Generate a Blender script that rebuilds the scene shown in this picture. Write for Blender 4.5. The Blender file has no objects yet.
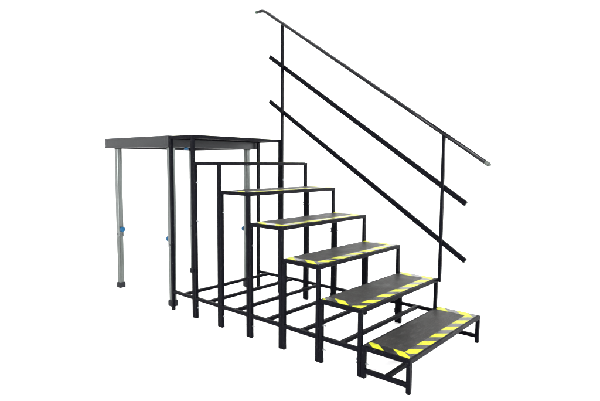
import bpy, bmesh, math, random
from mathutils import Vector, Matrix
random.seed(7)
S = bpy.context.scene
C = S.collection

# ------------------------------------------------------------------ materials
def mat(name):
    m = bpy.data.materials.new(name); m.use_nodes = True
    nt = m.node_tree; b = nt.nodes['Principled BSDF']
    return m, nt, b
def node(nt, t, **kw):
    n = nt.nodes.new(t)
    for k, v in kw.items():
        if k in n.inputs.keys(): n.inputs[k].default_value = v
        else: setattr(n, k, v)
    return n
def noise(nt, scale, detail=4, rough=.6, vec=None, obj=True):
    tc = nt.nodes.new('ShaderNodeTexCoord')
    n = node(nt, 'ShaderNodeTexNoise', Scale=scale, Detail=detail, Roughness=rough)
    if vec:
        mp = nt.nodes.new('ShaderNodeMapping'); mp.inputs['Scale'].default_value = vec
        nt.links.new(tc.outputs['Object'], mp.inputs['Vector']); nt.links.new(mp.outputs[0], n.inputs['Vector'])
    else: nt.links.new(tc.outputs['Object'], n.inputs['Vector'])
    return n
def ramp(nt, src, stops):
    r = nt.nodes.new('ShaderNodeValToRGB'); e = r.color_ramp.elements
    while len(e) < len(stops): e.new(.5)
    for i, (p, c) in enumerate(stops):
        e[i].position = p; e[i].color = (c, c, c, 1) if not isinstance(c, tuple) else (*c, 1)
    nt.links.new(src, r.inputs[0]); return r
def bump(nt, src, b, strength, dist=.001):
    n = node(nt, 'ShaderNodeBump', Strength=strength, Distance=dist)
    nt.links.new(src, n.inputs['Height']); nt.links.new(n.outputs[0], b.inputs['Normal'])

def powder_coat(name='black_powder_coat', spec=.02, rough=(.36, .55)):
    m, nt, b = mat(name)
    n = noise(nt, 9, 6, .65)
    r = ramp(nt, n.outputs[0], [(.35, (.0005, .0005, .0012)), (.62, (.0008, .0009, .0019)), (.8, (.0024, .0025, .0038))])
    nt.links.new(r.outputs[0], b.inputs['Base Color'])
    n2 = noise(nt, 420, 2)
    ch = noise(nt, 55, 5, .75)
    rc = ramp(nt, ch.outputs[0], [(.63, 0.0), (.70, .028)])
    ad = node(nt, 'ShaderNodeMix', data_type='RGBA', blend_type='ADD'); ad.inputs[0].default_value = 1
    nt.links.new(r.outputs[0], ad.inputs[6]); nt.links.new(rc.outputs[0], ad.inputs[7]); nt.links.new(ad.outputs[2], b.inputs['Base Color'])
    bump(nt, n2.outputs[0], b, .25, .0004)
    r2 = ramp(nt, n.outputs[0], [(.3, rough[0]), (.7, rough[1])])
    nt.links.new(r2.outputs[0], b.inputs['Roughness'])
    b.inputs['Specular IOR Level'].default_value = spec
    return m
def tread_mat():
    m, nt, b = mat('anti_slip_tread')
    n = noise(nt, 5, 7, .7); f = noise(nt, 170, 4, .8)
    s = noise(nt, 14, 5, .7, (1, 5, 1))
    r = ramp(nt, n.outputs[0], [(.3, (.0018, .0016, .0015)), (.5, (.0042, .0039, .0036)), (.72, (.0115, .0105, .0096))])
    r2 = ramp(nt, f.outputs[0], [(.38, .25), (.52, .9), (.66, 3.4)])
    mx = node(nt, 'ShaderNodeMix', data_type='RGBA', blend_type='MULTIPLY'); mx.inputs[0].default_value = 1
    nt.links.new(r.outputs[0], mx.inputs[6]); nt.links.new(r2.outputs[0], mx.inputs[7])
    sc = ramp(nt, s.outputs[0], [(.55, 0.0), (.70, .016)])
    ad = node(nt, 'ShaderNodeMix', data_type='RGBA', blend_type='ADD'); ad.inputs[0].default_value = 1
    nt.links.new(mx.outputs[2], ad.inputs[6]); nt.links.new(sc.outputs[0], ad.inputs[7])
    nt.links.new(ad.outputs[2], b.inputs['Base Color'])
    rr = ramp(nt, n.outputs[0], [(.3, .42), (.7, .6)]); nt.links.new(rr.outputs[0], b.inputs['Roughness'])
    bump(nt, f.outputs[0], b, .5, .0008)
    b.inputs['Specular IOR Level'].default_value = .075
    return m
def tape_mat(name, col, dirt, spec, rough):
    m, nt, b = mat(name)
    n = noise(nt, 30, 6, .7)
    r = ramp(nt, n.outputs[0], [(.3, dirt), (.5, col)])
    sc = noise(nt, 22, 7, .8, (1, 2.5, 1)); rs = ramp(nt, sc.outputs[0], [(.34, .25), (.43, 1.0)])
    mx = node(nt, 'ShaderNodeMix', data_type='RGBA', blend_type='MULTIPLY'); mx.inputs[0].default_value = 1
    nt.links.new(r.outputs[0], mx.inputs[6]); nt.links.new(rs.outputs[0], mx.inputs[7]); nt.links.new(mx.outputs[2], b.inputs['Base Color'])
    b.inputs['Roughness'].default_value = rough; b.inputs['Specular IOR Level'].default_value = spec
    bump(nt, noise(nt, 35, 2).outputs[0], b, .12, .0006)
    return m
def metal(name, col, rough, metallic=1.0, stretch=None, var=.25):
    m, nt, b = mat(name)
    n = noise(nt, 12, 6, .65, stretch)
    r = ramp(nt, n.outputs[0], [(.3, tuple(c*(1-var) for c in col)), (.7, tuple(min(1, c*(1+var)) for c in col))])
    nt.links.new(r.outputs[0], b.inputs['Base Color'])
    r2 = ramp(nt, n.outputs[0], [(.3, rough*.8), (.7, rough*1.2)]); nt.links.new(r2.outputs[0], b.inputs['Roughness'])
    b.inputs['Metallic'].default_value = metallic
    bump(nt, n.outputs[0], b, .15, .0005)
    return m
def plain(name, col, rough, spec=.5):
    m, nt, b = mat(name)
    n = noise(nt, 40, 4)
    r = ramp(nt, n.outputs[0], [(.3, tuple(c*.85 for c in col)), (.7, tuple(c*1.15 for c in col))])
    nt.links.new(r.outputs[0], b.inputs['Base Color'])
    b.inputs['Roughness'].default_value = rough; b.inputs['Specular IOR Level'].default_value = spec
    return m
M_BLACK = powder_coat()
M_RAIL = powder_coat('black_satin_handrail', .11, (.16, .26))
M_TREAD = tread_mat()
M_YEL = tape_mat('yellow_tape', (.19, .20, .002), (.11, .125, .004), .06, .4)
M_BTAPE = tape_mat('black_tape', (.001, .001, .0015), (.003, .003, .003), .15, .26)
M_ALU = metal('aluminium_leg', (.070, .077, .075), .3, .9, (5, 5, .12), .5)
M_ALU_IN = metal('aluminium_inner_leg', (.088, .097, .092), .3, .9, (8, 8, .06), .55)
M_DECK = metal('mill_aluminium_frame', (.0055, .0062, .0072), .5, .4, (2, 2, 30), .55)
M_DECK.node_tree.nodes['Principled BSDF'].inputs['Specular IOR Level'].default_value = .21
M_STEEL = metal('zinc_bolt', (.09, .095, .1), .35)
M_RUB = plain('black_rubber', (.006, .0065, .008), .7, .08)
M_BLUE = plain('blue_plastic', (.0016, .030, .070), .4, .1)
M_BOARD = plain('phenolic_deck_board', (.015, .011, .009), .5, .1)
M_PLUG = plain('grey_plastic_plug', (.028, .032, .029), .5, .1)
M_PLUG2 = plain('dark_green_plug', (.014, .028, .018), .5, .15)
M_WHITE = plain('white_paper', (.8, .8, .8), .9, .0)
mm, nt, b = mat('white_studio_paper')
b.inputs['Base Color'].default_value = (.88, .88, .88, 1); b.inputs['Roughness'].default_value = .95
b.inputs['Specular IOR Level'].default_value = 0
bump(nt, noise(nt, 90, 3).outputs[0], b, .05, .0005)
M_WHITE = mm

# ------------------------------------------------------------------ mesh helpers
def box(bm, x0, x1, y0, y1, z0, z1, bev=.0015, seg=1):
    t = bmesh.new(); bmesh.ops.create_cube(t, size=1)
    for v in t.verts:
        v.co = Vector(((x0+x1)/2+v.co.x*(x1-x0), (y0+y1)/2+v.co.y*(y1-y0), (z0+z1)/2+v.co.z*(z1-z0)))
    if bev: bmesh.ops.bevel(t, geom=t.edges[:], offset=bev, segments=seg, affect='EDGES', profile=.5)
    merge(bm, t)
def merge(bm, t, mi=0):
    mp = {v: bm.verts.new(v.co) for v in t.verts}
    for f in t.faces:
        try:
            nf = bm.faces.new([mp[v] for v in f.verts]); nf.material_index = mi; nf.smooth = f.smooth
        except ValueError: pass
    t.free()
def cyl(bm, p0, p1, r0, r1=None, n=20, caps=True, smooth=True):
    r1 = r0 if r1 is None else r1
    p0, p1 = Vector(p0), Vector(p1); d = (p1-p0).normalized()
    a = d.orthogonal().normalized(); c = d.cross(a)
    R = []
    for p, r in ((p0, r0), (p1, r1)):
        R.append([bm.verts.new(p+(a*math.cos(2*math.pi*i/n)+c*math.sin(2*math.pi*i/n))*r) for i in range(n)])
    for i in range(n):
        f = bm.faces.new((R[0][i], R[0][(i+1) % n], R[1][(i+1) % n], R[1][i])); f.smooth = smooth
    if caps: bm.faces.new(R[0][::-1]); bm.faces.new(R[1])
def tube(bm, pts, r, n=20):
    pts = [Vector(p) for p in pts]; rings = []
    for i, p in enumerate(pts):
        d = (pts[min(i+1, len(pts)-1)]-pts[max(i-1, 0)]).normalized()
        a = Vector((1, 0, 0)); c = d.cross(a).normalized()
        rings.append([bm.verts.new(p+(a*math.cos(2*math.pi*k/n)+c*math.sin(2*math.pi*k/n))*r) for k in range(n)])
    for A, B in zip(rings, rings[1:]):
        for k in range(n):
            f = bm.faces.new((A[k], A[(k+1) % n], B[(k+1) % n], B[k])); f.smooth = True
    bm.faces.new(rings[0][::-1]); bm.faces.new(rings[-1])
def ob(name, bm, mats, parent=None, base=(0, 0, 0)):
    bmesh.ops.recalc_face_normals(bm, faces=bm.faces[:])
    me = bpy.data.meshes.new(name); bm.to_mesh(me); bm.free()
    for m in (mats if isinstance(mats, (list, tuple)) else [mats]): me.materials.append(m)
    o = bpy.data.objects.new(name, me); C.objects.link(o)
    if parent: o.parent = parent
    return o
def thing(name, label, cat, loc):
    o = bpy.data.objects.new(name, None); C.objects.link(o)
    o.location = loc; o['label'] = label; o['category'] = cat; o.empty_display_size = .2
    return o
BM = bmesh.new

# ------------------------------------------------------------------ the staircase
W, P, T = 1.0, .3115, .025            # step width, step depth, tube size
HS = [.1905+.2068*k for k in range(7)]
G = .0008                             # joint gap between neighbouring frames
stairs = thing('staircase', 'black steel staircase of seven step frames, treads edged in yellow and black tape, handrail', 'staircase', (0, 0, 0))

def clip(poly, L):
    for sgn, lim in ((1, 0), (-1, L)):
        out = []
        for i in range(len(poly)):
            a, c = poly[i], poly[(i+1) % len(poly)]
            da, dc = sgn*(a[0]-lim), sgn*(c[0]-lim)
            if da >= 0: out.append(a)
            if (da > 0 and dc < 0) or (da < 0 and dc > 0):
                t = da/(da-dc); out.append((a[0]+t*(c[0]-a[0]), a[1]+t*(c[1]-a[1])))
        poly = out
        if len(poly) < 3: return []
    return poly
def tape_strip(parent, org, du, dv, L, w, start, period, slant, z, frac=.5):
    """a strip of hazard tape: u along, v across; start = u of a yellow stripe's first edge at v = 0"""
    bm = BM(); th = .0009
    k0 = -3
    for k in range(k0, int(L/period)+4):
        for mi, (a, c) in ((0, (start+k*period, start+(k+frac)*period)), (1, (start+(k+frac)*period, start+(k+1)*period))):
            pl = clip([(a, 0), (c, 0), (c+slant, w), (a+slant, w)], L)
            if len(pl) < 3: continue
            top = [bm.verts.new(Vector((org[0]+du[0]*u+dv[0]*v, org[1]+du[1]*u+dv[1]*v, z+th))) for u, v in pl]
            bot = [bm.verts.new(v.co-Vector((0, 0, th))) for v in top]
            fs = [bm.faces.new(top), bm.faces.new(bot[::-1])]
            n = len(top)
            for i in range(n): fs.append(bm.faces.new((top[i], bot[i], bot[(i+1) % n], top[(i+1) % n])))
            for f in fs: f.material_index = mi
    return ob('warning_tape', bm, [M_YEL, M_BTAPE], parent)

def bolt(parent, x, y0, y1, z, wing=False):
    """a bolt through the legs along y; head on the y0 side"""
    bm = BM()
    cyl(bm, (x, y0-.006, z), (x, y0, z), .0075, n=6, smooth=False)
    cyl(bm, (x, y0-.022, z), (x, y1+.003, z), .0038, n=12)
    cyl(bm, (x, y1, z), (x, y1+.007, z), .0065, n=12)
    if wing:
        for s in (-1, 1):
            box(bm, x-.0025, x+.0025, y1+.003, y1+.016, z+s*.010-.007, z+s*.012+.007, .001)
    return ob('bolt', bm, M_STEEL, parent)

# phase of the yellow stripes: front, left, right strip of each tread
PH = [(.432, .0, .08), (.49, .097, .05), (.44, .03, .11), (.36, -.02, .07), (.45, .05, .02), (.40, -.04, .09), (.47, .02, .06)]
for k in range(7):
    h = HS[k]; y0, y1 = k*P+G, (k+1)*P-G
    bm = BM()
    box(bm, 0, W, y0, y0+T, h-T, h); box(bm, 0, W, y1-T, y1, h-T, h)
    for x in (0, W-T): box(bm, x, x+T, y0+T, y1-T, h-T, h-.0002)
    fr = ob('step_frame', bm, M_BLACK, stairs)
    for x in (0, W-T):
        for y in (y0, y1-T):
            bm = BM(); box(bm, x, x+T, y, y+T, .004, h-T)
            box(bm, x+.002, x+T-.002, y+.002, y+T-.002, 0, .004, .0008)
            ob('leg', bm, M_BLACK, fr)
    zr = .158 if k else .046
    for x in (0, W-T):
        bm = BM(); box(bm, x+.0008, x+T-.0008, y0+T, y1-T, zr-T/2, zr+T/2); ob('side_rail', bm, M_BLACK, fr)
    ym = (y0+y1)/2
    bm = BM(); box(bm, T-.0008, W-T+.0008, ym-T/2, ym+T/2, zr-T/2+.0004, zr+T/2-.0004); ob('stretcher', bm, M_BLACK, fr)
    # the tread board set into the frame
    bm = BM(); box(bm, T-.009, W-T+.009, y0+T-.009, y1-T+.009, h-.012, h+.0015, .0012); ob('tread', bm, M_TREAD, fr)
    z = h+.0016; tw = .06; a = T-.008
    pf, pl, pr_ = PH[k]
    side_top = k in (0, 2, 4)              # which strip was laid through the front left corner
    fx = a+tw+.001 if side_top else a
    sy = a if side_top else a+tw+.001
    tape_strip(fr, (fx, y0+a), (1, 0), (0, 1), W-a-tw-.001-fx, tw, pf-fx, .163, -.055, z)
    tape_strip(fr, (a, y0+sy), (0, 1), (1, 0), P-a-sy, tw, pl-sy, .17, .075, z, .44)
    tape_strip(fr, (W-a, y0+a), (0, 1), (-1, 0), P-2*a, tw, pr_-a, .17, -.055, z, .5)
    # bolts that tie this frame to the one below
    if k:
        hb = HS[k-1]
        for x, first in ((T/2, True), (W-T/2, False)):
            zs = [.088] if k != 3 else []
            if k >= 2 and k != 3: zs.append(hb-.157)
            if k == 6 and first: zs.append(.77)
            for z_ in zs: bolt(fr, x, k*P-T-G, k*P+T+G, z_, wing=(k == 1 or not first))
    if k == 1:
        bm = BM(); box(bm, .045, .065, y0+.004, y0+.021, h-T-.016, h-T-.0005, .002); ob('bracket', bm, M_BLACK, fr)
    if k == 6:
        bm = BM(); box(bm, -.005, T+.005, y0-.004, y0+T+.004, .365, .395, .003); ob('leg_clip', bm, M_BLACK, fr)

# the handrail on the right-hand side
HX = W-T/2
def hz(y): return 1.212+.6647*(y+.035)
pA, pB = P-T/2-.001, 6*P-T/2-.001
for yp, zb, cz in ((pA, HS[1]-.022, HS[1]-.035), (pB, HS[5]+.0005, HS[6]-.0125)):
    bm = BM(); box(bm, HX-.0112, HX+.0112, yp-.0112, yp+.0112, zb, hz(yp)-.009)
    po = ob('handrail_post', bm, M_BLACK, stairs)
R_ = .0155
bm = BM()
pts = [(HX, -.02, hz(-.02)), (HX, .6, hz(.6)), (HX, 1.3, hz(1.3)), (HX, 2.06, hz(2.06))]
zc = hz(2.06)
for t in (.2, .4, .6, .8, 1.0):          # the bend into the level top end
    pts.append((HX, 2.06+.075*t, zc+.6647*(.075*t)-.6647*.075*t*t*.5))
pts.append((HX, 2.19, pts[-1][2]))
tube(bm, pts, R_, 24)
hr = ob('handrail', bm, M_RAIL, stairs)
d = Vector((0, 1, .6647)).normalized()
p0 = Vector((HX, -.02, hz(-.02)))
bm = BM(); cyl(bm, p0-d*.014, p0-d*.0005, R_*.7, R_*.99, 24); cyl(bm, p0, p0+d*.028, R_*1.02, R_*1.02, 24)
ec = ob('end_cap', bm, M_PLUG, hr); ec['label'] = 'grey plastic plug in the low end of the handrail'
pe = Vector(pts[-1])
bm = BM(); cyl(bm, pe+Vector((0, .0005, 0)), pe+Vector((0, .012, 0)), R_*.99, R_*.8, 24); cyl(bm, pe-Vector((0, .02, 0)), pe, R_*1.02, R_*1.02, 24); ec = ob('end_cap', bm, M_PLUG2, hr); ec['label'] = 'dark green plug in the top end of the handrail'
# two flat guard rails on the outer faces of the posts
for (ya, za), (yb, zb) in (((.133, .948), (2.035, 2.202)), ((.125, .549), (2.034, 1.793))):
    t = BM(); L = math.hypot(yb-ya, zb-za)
    box(t, -.010, .010, 0, L, -.0185, .0185, .002)
    A = math.atan2(zb-za, yb-ya)
    bmesh.ops.transform(t, matrix=Matrix.Translation((W+.0105, ya, za)) @ Matrix.Rotation(A, 4, 'X'), verts=t.verts[:])
    gr = ob('guard_rail', t, M_BLACK, stairs)
    for yy, s in ((0, -1), (L, 1)):
        t = BM(); box(t, -.008, .008, min(yy, yy+s*.004), max(yy, yy+s*.004), -.017, .017, .001)
        bmesh.ops.transform(t, matrix=Matrix.Translation((W+.0105, ya, za)) @ Matrix.Rotation(A, 4, 'X'), verts=t.verts[:])
        ob('end_cap', t, M_PLUG, gr)
    for yp in (pA, pB):
        zz = za+(yp-ya)*math.tan(A)
        t = BM(); cyl(t, (W-T-.006, yp, zz), (W-T+.0002, yp, zz), .006, n=6, smooth=False)
        ob('bolt', t, M_BLACK, gr)

# ------------------------------------------------------------------ the stage platform behind the stairs
DY0 = 7*P+.012; DY1 = 3.231; DZ1 = 1.437; DZ0 = 1.344
stage = thing('stage_platform', 'grey aluminium framed stage deck on four telescopic legs behind the top of the staircase', 'stage platform', (W/2, (DY0+DY1)/2, 0))
off = -stage.location
def sob(name, bm, m, parent=stage):
    bmesh.ops.translate(bm, verts=bm.verts[:], vec=off)
    return ob(name, bm, m, parent)
bm = BM()
fw = .05
for (x0, x1, y0, y1) in ((0, W, DY0, DY0+fw), (0, W, DY1-fw, DY1), (0, fw, DY0+fw, DY1-fw), (W-fw, W, DY0+fw, DY1-fw)):
    box(bm, x0, x1, y0, y1, DZ0, DZ1, .002)
e = .0025                                  # the lips of the extrusion
for z0, z1 in ((DZ0+.002, DZ0+.012), (DZ1-.014, DZ1-.003)):
    box(bm, -e, W+e, DY0-e, DY0+.01, z0, z1, .001); box(bm, -e, W+e, DY1-.01, DY1+e, z0, z1, .001)
    box(bm, -e, .01, DY0+.01, DY1-.01, z0+.0002, z1-.0002, .001); box(bm, W-.01, W+e, DY0+.01, DY1-.01, z0+.0002, z1-.0002, .001)
df = sob('deck_frame', bm, M_DECK)
bm = BM(); box(bm, fw+.0005, W-fw-.0005, DY0+fw+.0005, DY1-fw-.0005, DZ1-.02, DZ1+.001, .001); sob('deck_board', bm, M_BOARD, df)
LS = .052
for x, y, sg in ((.076, DY0+.073, 1), (W-.068, DY0+.073, 1), (.086, DY1-.08, -1), (W-.066, DY1-.092, -1)):
    bm = BM(); a = LS/2
    box(bm, x-a, x+a, y-a, y+a, .50, DZ0-.0005, .004, 2)
    lg = sob('leg', bm, M_ALU)
    bm = BM(); a = .0235                    # ribbed inner tube
    box(bm, x-a+.002, x+a-.002, y-a+.002, y+a-.002, .05, .52, .002)
    for q in (-.0175, -.0060, .0060, .0175):
        for s in (-1, 1):
            box(bm, x+q-.0035, x+q+.0035, min(y+s*(a-.003), y+s*a), max(y+s*(a-.003), y+s*a), .05, .4995, .0008)
            box(bm, min(x+s*(a-.003), x+s*a), max(x+s*(a-.003), x+s*a), y+q-.0035, y+q+.0035, .0505, .499, .0008)
    sob('inner_leg', bm, M_ALU_IN, lg)
    bm = BM(); a = .033; box(bm, x-a, x+a, y-a, y+a, 0, .054, .010, 3); sob('rubber_foot', bm, M_RUB, lg)
    bm = BM(); yy = y+sg*LS/2
    cyl(bm, (x, yy, .573), (x, yy+sg*.012, .573), .009)
    cyl(bm, (x, yy+sg*.012, .573), (x, yy+sg*.030, .573), .024, .026, 24); cyl(bm, (x, yy+sg*.030, .573), (x, yy+sg*.037, .573), .026, .019, 24)
    sob('clamp_knob', bm, M_BLUE, lg)
    bm = BM(); cyl(bm, (x-LS/2-.004, y, .525), (x-LS/2, y, .525), .007, n=6, smooth=False); sob('bolt', bm, M_STEEL, lg); bm = BM(); cyl(bm, (x, y-LS/2-.004, .525), (x, y-LS/2, .525), .007, n=6, smooth=False)
    sob('bolt', bm, M_STEEL, lg)
bm = BM(); cyl(bm, (.19, DY0+.02, DZ0-.0205), (.19, DY0+.02, DZ0-.0005),   .019, .016, 24); kb = sob('clamp_knob', bm, M_BLUE, df)

# ------------------------------------------------------------------ white studio sweep
bm = BM()
N = 96; R0, RC, HT = 7.0, 2.0, 7.5; cx, cy = .2, .9
prof = [(R0*i/8, 0) for i in range(1, 9)]+[(R0+RC*math.sin(t*math.pi/24), RC-RC*math.cos(t*math.pi/24)) for t in range(1, 13)]+[(R0+RC, z) for z in (3, 4.5, 6, HT)]
def make_sweep():
    fl = BM(); c = fl.verts.new((cx, cy, 0)); prev = None
    ring = [fl.verts.new((cx+R0*math.cos(2*math.pi*i/N), cy+R0*math.sin(2*math.pi*i/N), 0)) for i in range(N)]
    for i in range(N): fl.faces.new((c, ring[i], ring[(i+1) % N]))
    f = ob('floor', fl, M_WHITE); f['kind'] = 'structure'
    bk = BM(); a0, a1 = math.radians(41-120), math.radians(41+120); n = 80; prev = None
    for (r, z) in prof[7:]:
        cur = [bk.verts.new((cx+r*math.cos(a0+(a1-a0)*i/n), cy+r*math.sin(a0+(a1-a0)*i/n), z)) for i in range(n+1)]
        if prev:
            for i in range(n): bk.faces.new((prev[i], prev[i+1], cur[i+1], cur[i])).smooth = True
        prev = cur
    g = ob('backdrop', bk, M_WHITE); g['kind'] = 'structure'
make_sweep()

# ------------------------------------------------------------------ light: even white world, overhead soft box, added low fills
w = bpy.data.worlds.new('World'); S.world = w; w.use_nodes = True
bg = w.node_tree.nodes['Background']; bg.inputs[0].default_value = (1, 1, 1, 1); bg.inputs[1].default_value = 1.7
def area(name, loc, target, size, watts):
    l = bpy.data.lights.new(name, 'AREA'); l.shape = 'RECTANGLE'; l.size, l.size_y = size; l.energy = watts
    o = bpy.data.objects.new(name, l); C.objects.link(o); o.location = loc
    o.rotation_euler = (Vector(target)-Vector(loc)).to_track_quat('-Z', 'Y').to_euler()
area('softbox_overhead', (.5, 1.5, 6.5), (.5, 1.5, 0), (7, 7), 900)
area('fill_front', (-2.2, -5.2, 1.3), (.5, .2, 0), (5, 2.2), 1350)  # added low light, reaches under the treads to clear floor shade
area('fill_right', (6.0, -1.8, 1.8), (.6, .8, 0), (4, 2), 500)  # unseen side light added to thin the shade beneath the stairs
area('fill_left', (-3.9, .1, 2.3), (.2, .15, 0), (2.4, 1.8), 620)  # added fill, aimed under the lowest step to wash out its shadow

# ------------------------------------------------------------------ camera
cam = bpy.data.cameras.new('camera'); co = bpy.data.objects.new('camera', cam); C.objects.link(co)
r = Vector((.65489510, -.75568777, .00695735)); u = Vector((.05687694, .05846673, .99666778)); f = Vector((.75357642, .65231713, -.08127078))
m = Matrix((( r.x, u.x, -f.x, -2.2217), (r.y, u.y, -f.y, -1.1449), (r.z, u.z, -f.z, 1.2317), (0, 0, 0, 1)))
co.matrix_world = m
cam.sensor_width = 36; cam.sensor_fit = 'HORIZONTAL'; cam.lens = 475.503/600*36; cam.clip_end = 200; cam.clip_start = .05
S.camera = co
S.render.engine = 'CYCLES'
S.render.resolution_x, S.render.resolution_y = 1024, 684
S.cycles.max_bounces = 10; S.cycles.diffuse_bounces = 6
S.view_settings.view_transform = 'Standard'; S.view_settings.look = 'None'
S.view_settings.exposure = 0; S.view_settings.gamma = 1
